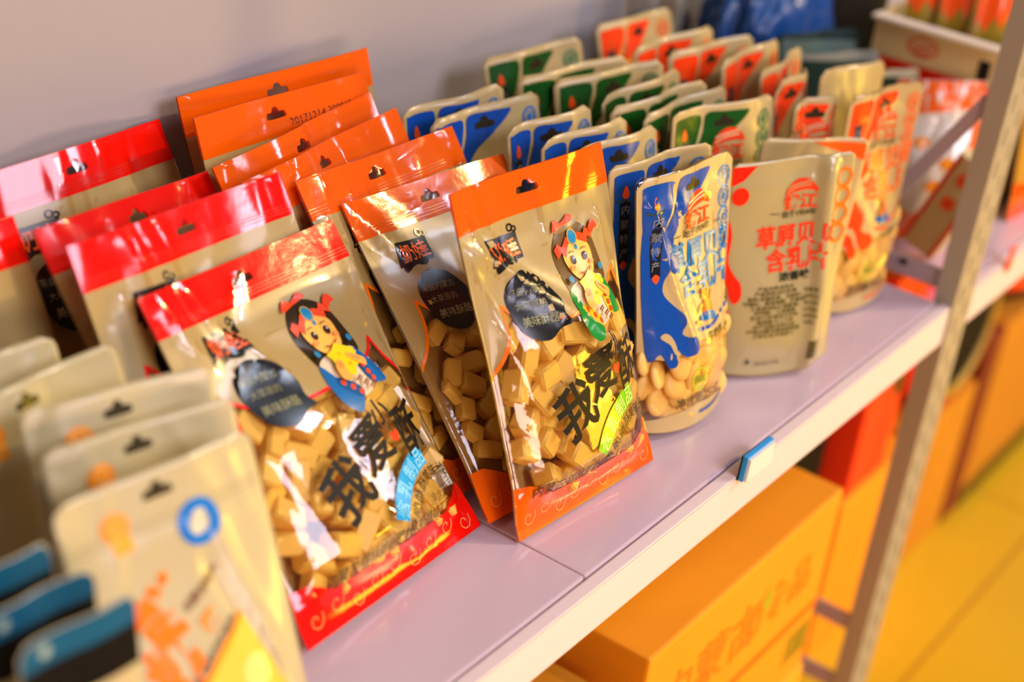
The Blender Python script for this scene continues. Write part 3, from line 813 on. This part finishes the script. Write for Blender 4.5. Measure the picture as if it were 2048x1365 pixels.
# pouch showing its back, with ingredients text and barcode
def back_pouch():
    root = tag(empty('milk_tablet_pouch'), 'greyish cream pouch turned back to front, showing red title, ingredients text and barcode', 'pouch', 'milk tablet pouches with orange corners')
    w, h = .104, .178
    s = Surf(w, h, .012, 91, 'stand', tr=.005, head=.92, wave=.0015, crease=5, amp=.0008, N=48, Mv=66, extra=((.285, .99, .27, .05, .007, .007), (.35, .97, .31, .4, .003, .002), (.2, .8, .22, .3, .004, -.002)))
    b = s.body('pouch_body', M_BCREAM, root); b['_body'] = 1
    X = lambda q: (q - .5) * w
    Y = lambda q: q * h
    PP = lambda pts: [(X(p), Y(q)) for p, q in pts]
    red = 'ff1408'
    a = Art(); a.poly(PP([(.004, .985), (.19, .985), (.1, .925), (.004, .9)]), red).poly(PP(ell(.08, .855, .066, .04)), red)
    a.poly(PP(smooth([(.004, .74), (.045, .68), (.03, .57), (.07, .51), (.13, .46), (.135, .4), (.09, .37), (.05, .4), (.03, .46), (.004, .43)], 4)), red)
    a.poly(PP(smooth([(.03, .37), (.055, .33), (.06, .29), (.035, .275), (.01, .29), (.012, .33)], 4)), red)
    a.put('splash_print', s, root, 1, .0004)
    a = Art(); logo_art(a, X(.58), Y(.825), .95, cream='b3a26c'); a.text('始于1954年', X(.58), Y(.75), .006, '3a3018', 0, .01); a.line([(X(.33), Y(.762)), (X(.42), Y(.755))], .0006, '3a3018'); a.put('logo_print', s, root, 1, .0005)
    a = Art(); a.text('草原贝贝', X(.57), Y(.655), .019, 'f83a12', 0, .03, .92).text('含乳片', X(.57), Y(.55), .019, 'f83a12', 0, .025, .92)
    a.text('浓香味', X(.57), Y(.475), .0078, '1c2010', 0, .03, 1.2); a.put('title_lettering', s, root, 1, .0005)
    a = Art()
    rows = ['产品名称:含乳片', '产品类型:压片糖果', '配料:全脂乳粉、白砂糖、', '葡萄糖、麦芽糊精、植脂末、', '食品添加剂:硬脂酸镁、', '柠檬酸、食用香精', '贮存条件:阴凉干燥处', '保质期:十二个月', '生产日期:见封口处', '产地:内蒙古锡林郭勒盟', '食用方法:开袋即食']
    for k, rw in enumerate(rows): a.text(rw, X(.42), Y(.43 - k * .0215), .0036, '5a5018', 0, .015, 1.25)
    for k in range(6): a.text('能量蛋白质脂肪'[k:k + 3], X(.715), Y(.405 - k * .03), .0036, '6a5e20', 0, .01)
    a.text('委托加工产品', X(.4), Y(.075), .0036, '5a5018', 0, .01)
    a.poly(PP(ell(.235, .09, .012, .014)), '15200c')
    a.put('ingredients_text', s, root, 1, .0005)
    a = Art(); rg = random.Random(3); q = .73
    while q < .83:
        b2 = rg.choice((.004, .007, .011)); a.poly(PP([(q, .07), (q + b2, .07), (q + b2, .165), (q, .165)]), '4a4210'); q += b2 + rg.choice((.004, .006))
    a.put('barcode', s, root, 1, .0005)
    for k in range(4):
        a = Art(); a.ring(X(.92), Y(.89 - k * .085), .0068, .0028, 'ff7a1c'); a.put('badge', s, root, 1, .0005)
    settle(root, .326, .058, .05, -.55, .06)


back_pouch()


def flap_pouch():
    root = tag(empty('milk_tablet_pouch'), 'cream pouch with a red logo and orange flash, just behind the back-to-front one', 'pouch', 'milk tablet pouches with orange corners')
    w, h = .098, .176
    s = Surf(w, h, .009, 93, 'stand', tr=.006, head=.92, wave=.002, crease=6, amp=.0012)
    b = s.body('pouch_body', M_PCREAM, root); b['_body'] = 1
    a = Art(); a.poly([(-.005, h - .002), (.047, h - .004), (.048, h - .018), (.03, h - .013)], 'ff5a14'); a.put('orange_flash', s, root, 1, .0005)
    a = Art(); logo_art(a, -.005, h - .027, 1.0); a.put('logo_print', s, root, 1, .0005)
    settle(root, .367, .08, .03, -.52, -.05)


flap_pouch()

# ------------------------------------------------------------------ white pouches at the left
def white_pouch(label, x, y, lean, yaw, roll, w, h, seed, detail=1, bu=.78):
    root = tag(empty('white_pouch'), label, 'pouch', 'white pouches at the left end')
    s = Surf(w, h, .012, seed, 'stand', tr=.008, head=.84, wave=.002, crease=8, amp=.0012, N=36, Mv=52, extra=((.2, .8, .38, .2, .004, .003), (.12, .7, .3, .35, .003, -.002)) if detail > 1 else ())
    b = s.body('pouch_body', M_WCREAM, root); b['_body'] = 1
    X = lambda q: (q - .5) * w
    Y = lambda q: q * h
    a = Art(); a.line([(-w * .48, Y(.865)), (w * .48, Y(.865))], .0012, 'b8a878').line([(-w * .48, Y(.845)), (w * .48, Y(.845))], .0008, 'b8a878'); a.put('zip_line', s, root, 1, .0004)
    a = Art(); a.poly(slot(X(.48), Y(.935), .75), '3a3018'); a.put('hanging_slot', s, root, 1, .0005)
    a = Art(); cx, cy = X(bu), Y(.815)
    a.ring(cx, cy, .0088, .0062, '1c78c8').poly(ell(cx - .001, cy - .0015, .0055, .0045), 'd8d0b0').poly(ell(cx + .0005, cy + .004, .004, .0022), 'd8d0b0'); a.put('blue_badge', s, root, 1, .0005)
    a = Art(); cx, cy = X(.26), Y(.885)
    a.poly(ell(cx, cy, .0075, .007), 'ff9418').poly([(cx - .006, cy - .004), (cx + .006, cy - .004), (cx + .0075, cy - .013), (cx - .004, cy - .013)], 'ffa838').ring(cx, cy + .0015, .0035, .0012, 'e8c070'); a.put('orange_badge', s, root, 1, .0005)
    if detail > 1:
        a = Art(); a.text('鲜', X(.36), Y(.62), .031, 'ff7c08', .45, .045).text('奶', X(.36), Y(.475), .034, 'ff7c08', .45, .045).text('贝', X(.27), Y(.36), .024, 'ff7c08', .45, .045)
        a.text('酪', X(.56), Y(.55), .011, 'ff9420', .5, .04)
        a.text('内蒙古特产', X(.56), Y(.64), .0055, '7a4a20', .5, .02).text('高钙营养干吃奶片', X(.52), Y(.46), .0055, '7a6a50', .62, .02)
        a.put('title_lettering', s, root, 1, .0006)
        a = Art(); a.poly([(X(.2), Y(.28)), (X(.72), Y(.53)), (X(.95), Y(.05)), (X(.15), Y(.05))], 'ffca48').line([(X(.18), Y(.27)), (X(.72), Y(.53))], .0036, 'ff9a14')
        for p, q, rr in ((.5, .3, .011), (.7, .36, .009), (.62, .2, .012), (.4, .2, .01), (.76, .22, .01), (.5, .1, .012), (.75, .1, .01)): a.poly(ell(X(p), Y(q), rr), 'ffdf78')
        a.put('window_print', s, root, 1, .0005)
        a = Art(); a.poly(smooth([(X(.86), Y(.02)), (X(.84), Y(.1)), (X(.9), Y(.14)), (X(.99), Y(.08)), (X(.99), Y(.02))], 4), '140e0a'); a.put('black_mark', s, root, 1, .0006)
    settle(root, x, y, lean, yaw, roll)


white_pouch('frontmost white pouch with orange lettering and blue round badge, bottom left', -.285, .028, .40, -.1, -.0, .116, .18, 101, 2, .63)
white_pouch('white pouch right behind the frontmost white one, orange badge in view', -.272, .062, .42, -.22, 0, .106, .18, 102)
white_pouch('third white pouch from the front, its top raised above the next', -.266, .088, .42, -.27, .0, .104, .185, 103)
white_pouch('fourth white pouch from the front, rounded right corner', -.269, .13, .42, .02, 0, .119, .18, 104)
white_pouch('rearmost white pouch, dull and out of focus at the left edge', -.285, .162, .42, -.06, 0, .105, .18, 105)

# three blurred sachets at the very left
for k in range(3):
    root = tag(empty('sachet'), ('nearest', 'middle', 'rearmost')[k] + ' of three blurred beige sachets with teal and black tops, bottom left', 'sachet', 'teal topped sachets')
    w, h = .06, .158
    s = Surf(w, h, .007, 120 + k, 'stand', tr=.004, head=.9, wave=.001, crease=3, amp=.0006, N=16, Mv=30)
    b = s.body('sachet_body', M_WCREAM, root); b['_body'] = 1
    for side in (1, -1):
        a = Art(); a.poly([(-w / 2 + .0004, h - .0145), (w / 2 - .0004, h - .0145), (w / 2 - .0004, h - .003), (w / 2 - .003, h - .0004), (-w / 2 + .003, h - .0004), (-w / 2 + .0004, h - .003)], mat('teal_print', '0a5674', .6, spec=.2)); a.put('teal_top', s, root, side, .0003)
        a = Art(); a.poly([(-w / 2 + .0004, h - .036), (w / 2 - .0004, h - .036), (w / 2 - .0004, h - .0145), (-w / 2 + .0004, h - .0145)], M_BLACK); a.put('black_band', s, root, side, .0003)
    a = Art(); a.poly(ell(-w * .28, h - .0075, .0028, .0032), '9ab0a0'); a.put('hanging_hole', s, root, 1, .0006)
    settle(root, -.369 - .001 * k, .03 + k * .027, .1, -.08, 0)

# ------------------------------------------------------------------ things on the next shelf bay
def open_carton():
    root = tag(empty('carton', (.818, .132, 0)), 'open cream carton with red band and oval red logo behind the rack post', 'carton')
    x0, x1, y0, y1, hz = -.10, .12, -.07, .062, .182
    mb = MB(); k = .003
    mb.box((x0, y0, .0006), (x1, y1, .004)); mb.box((x0, y0, .0006), (x0 + k, y1, hz)); mb.box((x1 - k, y0, .0006), (x1, y1, hz))
    mb.box((x0, y0, .0006), (x1, y0 + k, hz)); mb.box((x0, y1 - k, .0006), (x1, y1, hz)); mb.done('carton_body', M_BEIGE, root)
    mb = MB(); mb.box((x0 - .012, y0 + .002, hz - .001), (x0 + .004, y1 - .002, hz + .0025), .0006); mb.done('flap', mat('white_card', 'e8dcc4', .5), root, )
    F = Flat((x0, (y0 + y1) / 2, 0), (0, -1, 0), (0, 0, 1)); wd = y1 - y0
    a = Art(); a.poly([(-wd / 2, .128), (wd / 2, .128), (wd / 2, .145), (-wd / 2, .145)], 'f01c08'); a.put('red_band', F, root, 1, .0005, grid=1)
    a = Art(); a.ring(-.012, .163, .015, .0025, 'd83a20', .0085).line([(-.022, .162), (-.002, .164)], .003, 'd83a20').line([(-.02, .157), (-.004, .158)], .002, 'd83a20'); a.put('oval_logo', F, root, 1, .0005, grid=1)
    a = Art(); a.poly([(.045, .136), (.056, .136), (.056, .168), (.045, .168)], '14100c'); a.put('black_label', F, root, 1, .0009, grid=1)
    a = Art(); a.text('乳制品', .0, .105, .014, 'd83a20', 0, .03); a.put('red_print', F, root, 1, .0005, grid=1)


open_carton()
for k, (x, y, sx, rz, lb) in enumerate(((.75, .16, .05, .1, 'olive and orange snack pack at the rear inside the open cream carton'), (.755, .129, .05, .0, 'orange snack pack in the middle of the open cream carton'), (.755, .092, .045, .15, 'bright orange snack pack at the front of the open cream carton'), (.86, .1, .06, 0, 'orange snack pack deep in the open cream carton, by the post'))):
    root = tag(empty('snack_pack'), lb, 'snack pack', 'snack packs in the open carton')
    w, h = .032, .222
    s = Surf(w, h, .011, 140 + k, 'stand', tr=.004, head=.95, wave=.002, crease=6, amp=.0015, N=16, Mv=30)
    b = s.body('pack_body', mat('olive_film', '9a8420', .35), root); b['_body'] = 1
    a = Art(); a.poly(smooth([(-.0145, h - .004), (.0145, h - .004), (.014, h - .026), (.008, h - .04), (.003, h - .03), (-.006, h - .045), (-.010, h - .034), (-.014, h - .04)], 4), 'ff5a14'); a.put('orange_print', s, root, 1, .0005)
    settle(root, x, y, .06, -1.2 + rz, 0, .0046)


def pillow_pack(label, x, y, lean, yaw, roll, w, h, t, seed, col, endcol, name='snack_pillow_bag', cat='snack bag', pat=True):
    root = tag(empty(name), label, cat)
    s = Surf(w, h, t, seed, 'pillow', head=.97, wave=.002, crease=16, amp=.0028, N=36, Mv=40)
    b = s.body('bag_body', col, root); b['_body'] = 1
    W2 = w / 2 - .0004
    a = Art(); a.poly([(-W2, .0004), (W2, .0004), (W2, h * .16), (-W2, h * .2)], endcol); a.put('bottom_print', s, root, 1)
    a = Art(); a.poly([(-W2, h * .78), (W2, h * .84), (W2, h - .0004), (-W2, h - .0004)], endcol); a.put('top_print', s, root, 1)
    a = Art(); a.poly(smooth([(W2, h * .16), (W2, h * .84), (W2 * .72, h * .6), (W2 * .8, h * .4)], 4), endcol); a.put('side_print', s, root, 1)
    if pat:
        a = Art()
        for p, q in ((-.2, .62), (.1, .5), (-.05, .36)): a.poly(smooth([(p * w - .008, q * h), (p * w, q * h + .006), (p * w + .009, q * h + .001), (p * w, q * h - .006)], 4), 'ff9a20')
        a.put('flake_print', s, root, 1)
    settle(root, x, y, lean, yaw, roll)
    return root


M_WFILM = mat('white_film', 'e6dccc', .18, coat=.5)
pillow_pack('puffy white and orange snack bag behind the diagonal brace', .664, .072, .2, -1.0, .1, .08, .15, .017, 150, M_WFILM, 'ff6a14')
pillow_pack('orange bordered bag at the right edge, beyond the rack post', .865, .03, .12, -.08, 0, .17, .19, .02, 151, mat('amber_film', 'd8a030', .3, coat=.4), 'ff5208', pat=False)


def side_box():
    root = tag(empty('snack_box', (.617, .066, .0)), 'narrow cream box edged in orange with red flowers, leaning below the brace', 'box')
    w, h, dp = .036, .102, .022
    mt = Matrix.Translation((0, 0, .0008)) @ Matrix.Rotation(.33, 4, 'X')
    mt = Matrix.Translation((0, 0, .012)) @ Matrix.Rotation(.36, 4, 'X')
    mb = MB(); mb.box((0, -w / 2, 0), (dp, w / 2, h), .0015, mtx=mt); mb.done('box_body', M_BEIGE, root)
    o = mt @ Vector((0, 0, 0)); F = Flat(o, mt.to_3x3() @ Vector((0, -1, 0)), mt.to_3x3() @ Vector((0, 0, 1)))
    a = Art()
    for sd in (-1, 1): a.line([(sd * (w / 2 - .003), .003), (sd * (w / 2 - .003), h - .003)], .004, 'ff5a14' if sd > 0 else 'e83010')
    a.put('edge_stripe', F, root, 1, .0005, grid=1)
    for zz in (.082, .056):
        a = Art()
        for q in range(6): a.poly(ell(.0045 * math.cos(q * 1.047), zz + .0045 * math.sin(q * 1.047), .0032, n=10), 'ff6a28')
        a.poly(ell(0, zz, .003, n=10), 'f83c10'); a.put('flower', F, root, 1, .0005, grid=1)


side_box()
# red price tag on the lip
pt = tag(empty('price_tag', (.688, -.001, .004)), 'small upright red price tag on the shelf lip right of the post', 'price tag')
MB().box((-.006, -.002, -.012), (.006, -.0005, .014), .0006).done('tag_plate', mat('tag_red', 'ff3c08', .35), pt)

# blue bag and dark packs at the back of the next bay
bb = tag(empty('plastic_bag', (.695, .292, 0)), 'crumpled deep blue plastic bag at the back behind the post', 'plastic bag')
bm = bmesh.new(); bmesh.ops.create_icosphere(bm, subdivisions=5, radius=1)
from mathutils import noise as mn
for v in bm.verts:
    p = v.co.copy(); k = 1 + .16 * mn.noise(p * 1.6) + .10 * (1 - 2 * abs(mn.noise(p * 2.6))) + .09 * (1 - 2 * abs(mn.noise(p * 6)))
    v.co = Vector((p.x * .088 * k, p.y * .045 * k, (p.z * .105 * k)))
mz = min(v.co.z for v in bm.verts)
for v in bm.verts: v.co.z += .0006 - mz
me = bpy.data.meshes.new('bag_body'); bm.to_mesh(me); bm.free(); me.polygons.foreach_set('use_smooth', [True] * len(me.polygons))
link_mesh('bag_body', me, bb, [mat('blue_film', '084a90', .35, coat=.2)])


def slab_pack(label, x, y, lean, yaw, w, h, col, band, bandcol, group=None):
    root = tag(empty('snack_pack'), label, 'snack pack', group)
    s = Surf(w, h, .012, int(x * 1000), 'stand', tr=.006, head=.93, wave=.003, crease=8, amp=.0015, N=20, Mv=30)
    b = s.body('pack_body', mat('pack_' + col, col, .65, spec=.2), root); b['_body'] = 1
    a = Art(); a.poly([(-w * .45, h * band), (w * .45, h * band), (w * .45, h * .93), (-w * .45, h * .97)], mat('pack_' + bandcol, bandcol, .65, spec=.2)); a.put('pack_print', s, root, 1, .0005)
    settle(root, x, y, lean, yaw, 0)


slab_pack('grey green pack between the orange pouches and the open carton, nearer one', .63, .163, .2, -.45, .095, .16, '8a8878', .7, '0c2c20')
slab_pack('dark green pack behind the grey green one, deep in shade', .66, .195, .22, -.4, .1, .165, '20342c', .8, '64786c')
slab_pack('pale pack with dark green band, just left of the open carton', .668, .125, .12, -.35, .06, .15, 'b8aa80', .5, '0a2c1a')
slab_pack('added dark brown pack, a dark backing left of the open carton', .86, .262, .1, -.3, .1, .24, '1a1206', .75, '2c220a')  # added as a backing to keep the background here dark
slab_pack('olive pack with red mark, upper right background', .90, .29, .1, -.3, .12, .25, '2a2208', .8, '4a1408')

# ------------------------------------------------------------------ things under the shelf
def carton(label, x0, x1, y0, y1, z0, z1, m, prints=None, flap=None, name='carton', side=None):
    root = tag(empty(name, ((x0 + x1) / 2, (y0 + y1) / 2, z0)), label, 'carton' if name == 'carton' else 'box')
    a, b, h = (x1 - x0) / 2, (y1 - y0) / 2, z1 - z0
    MB().box((-a, -b, .0004), (a, b, h), .003).done('carton_body', m, root)
    if name == 'carton': MB().box((-a + .004, -.0006 - .02, h - .0002), (a - .004, .02, h + .0006), .0002).done('tape', mat('tape', 'd98a18', .2), root)
    if prints:
        F = Flat((0, -b, 0), (1, 0, 0), (0, 0, 1)); prints(F, root, a, h)
    return root


def kraft_print(F, root, a, h):
    t = Art(); t.text('内蒙古', -.05, h * .66, .055, 'f07a00', 0, .01).text('奶食品', .06, h * .66, .045, 'f08206', 0, .01); t.put('carton_lettering', F, root, 1, .0005, grid=1)
    t = Art(); t.poly(smooth([(.03, h * .72), (.042, h * .78), (.052, h * .72), (.045, h * .64)], 4), 'b8a814'); t.put('leaf_mark', F, root, 1, .0007, grid=1)
    t = Art(); t.line([(-a, h * .38), (a, h * .38)], .008, 'f06400').line(smooth([(-a, h * .06), (-.02, h * .3), (.02, h * .3), (.05, h * .12)], 6, False), .007, 'f07010'); t.put('orange_band', F, root, 1, .0006, grid=1)
    t = Art()
    for q in range(5): t.poly([(a - .05 + q * .009, h * .12), (a - .045 + q * .009, h * .12), (a - .045 + q * .009, h * .3), (a - .05 + q * .009, h * .3)], '8a9018')
    t.put('green_marks', F, root, 1, .0006, grid=1)


carton('large kraft carton with orange print, under the shelf front', .135, .458, .02, .30, -.355, -.156, M_KRAFT, kraft_print)
carton('kraft carton at the bottom of the front stack', .12, .462, .018, .31, -.5498, -.3555, M_KRAFT2, kraft_print)
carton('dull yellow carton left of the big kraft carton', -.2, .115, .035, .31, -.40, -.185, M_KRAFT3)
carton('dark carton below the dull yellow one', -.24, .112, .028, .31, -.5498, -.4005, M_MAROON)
carton('tall orange carton on the floor behind the post', .70, .882, .1, .34, -.5498, -.335, M_KRAFT)


carton('added black block darkening the gap between the big kraft carton and the red carton', .61, .69, .13, .32, -.5498, -.09, M_BLACK, name='gap_block')  # added block, its black stands in for the shade in this gap


def red_print(F, root, a, h):
    t = Art(); t.poly([(a * .35, h * .38), (a * .95, h * .38), (a * .95, h * .62), (a * .35, h * .62)], '2c2410'); t.put('dark_panel', F, root, 1, .0006, grid=1)
    t = Art(); t.line([(a * .3, 0), (a * .3, h)], .004, 'b82a06'); t.put('fold_line', F, root, 1, .0006, grid=1)


carton('upright bright red carton standing on the orange carton', 0.715, .81, .105, .16, -.3338, -.07, M_RBOX, red_print)
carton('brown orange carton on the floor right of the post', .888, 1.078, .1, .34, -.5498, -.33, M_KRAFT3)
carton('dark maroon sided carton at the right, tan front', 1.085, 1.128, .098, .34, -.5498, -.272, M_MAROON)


def tan_print(F, root, a, h):
    t = Art(); t.poly(ell(.05, h * .45, .05), '3c6a78'); t.put('round_mark', F, root, 1, .0006, grid=1)
    t = Art(); t.poly([(-a, .0), (a, .0), (a, .03), (-a, .03)], '14100c'); t.put('dark_base_strip', F, root, 1, .0006, grid=1)


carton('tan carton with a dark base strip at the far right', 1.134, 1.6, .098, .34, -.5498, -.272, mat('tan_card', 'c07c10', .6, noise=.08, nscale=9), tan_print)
# red round tin with pale rim and dark opening, propped on the brown carton
tin = tag(empty('round_tin', (.992, .178, -.3288)), 'round red tin with pale rim lying on its side, right of the post', 'tin')
MB().cyl((0, -.07, .1), (0, .07, .1), .0985, n=48).done('tin_body', mat('red_tin', 'f01808', .3), tin, True)
bm = bmesh.new()
n = 48
V = []; F = []
for i in range(n):
    an = 2 * math.pi * i / n
    for j in range(10):
        b2 = 2 * math.pi * j / 10; rr = .08 + .006 * math.cos(b2); V.append((rr * math.cos(an), -.0715 + .007 * math.sin(b2), .1 + rr * math.sin(an)))
for i in range(n):
    for j in range(10): F.append((i * 10 + j, i * 10 + (j + 1) % 10, ((i + 1) % n) * 10 + (j + 1) % 10, ((i + 1) % n) * 10 + j))
bm.free()
mesh_obj('tin_rim', V, F, [mat('pale_rim', 'b08a30', .4)], tin, None, True)
MB().cyl((0, -.0728, .1), (0, -.0702, .1), .074, n=40).done('dark_lid', M_BLACK, tin)
pillow_pack('red and black bag on the tan carton at the far right', 1.19, .135, .2, -.5, 0, .15, .12, .025, 160, mat('red_film', 'f02008', .3, coat=.3), '14100c', name='gift_bag', cat='bag', pat=False).location.z += -.2712
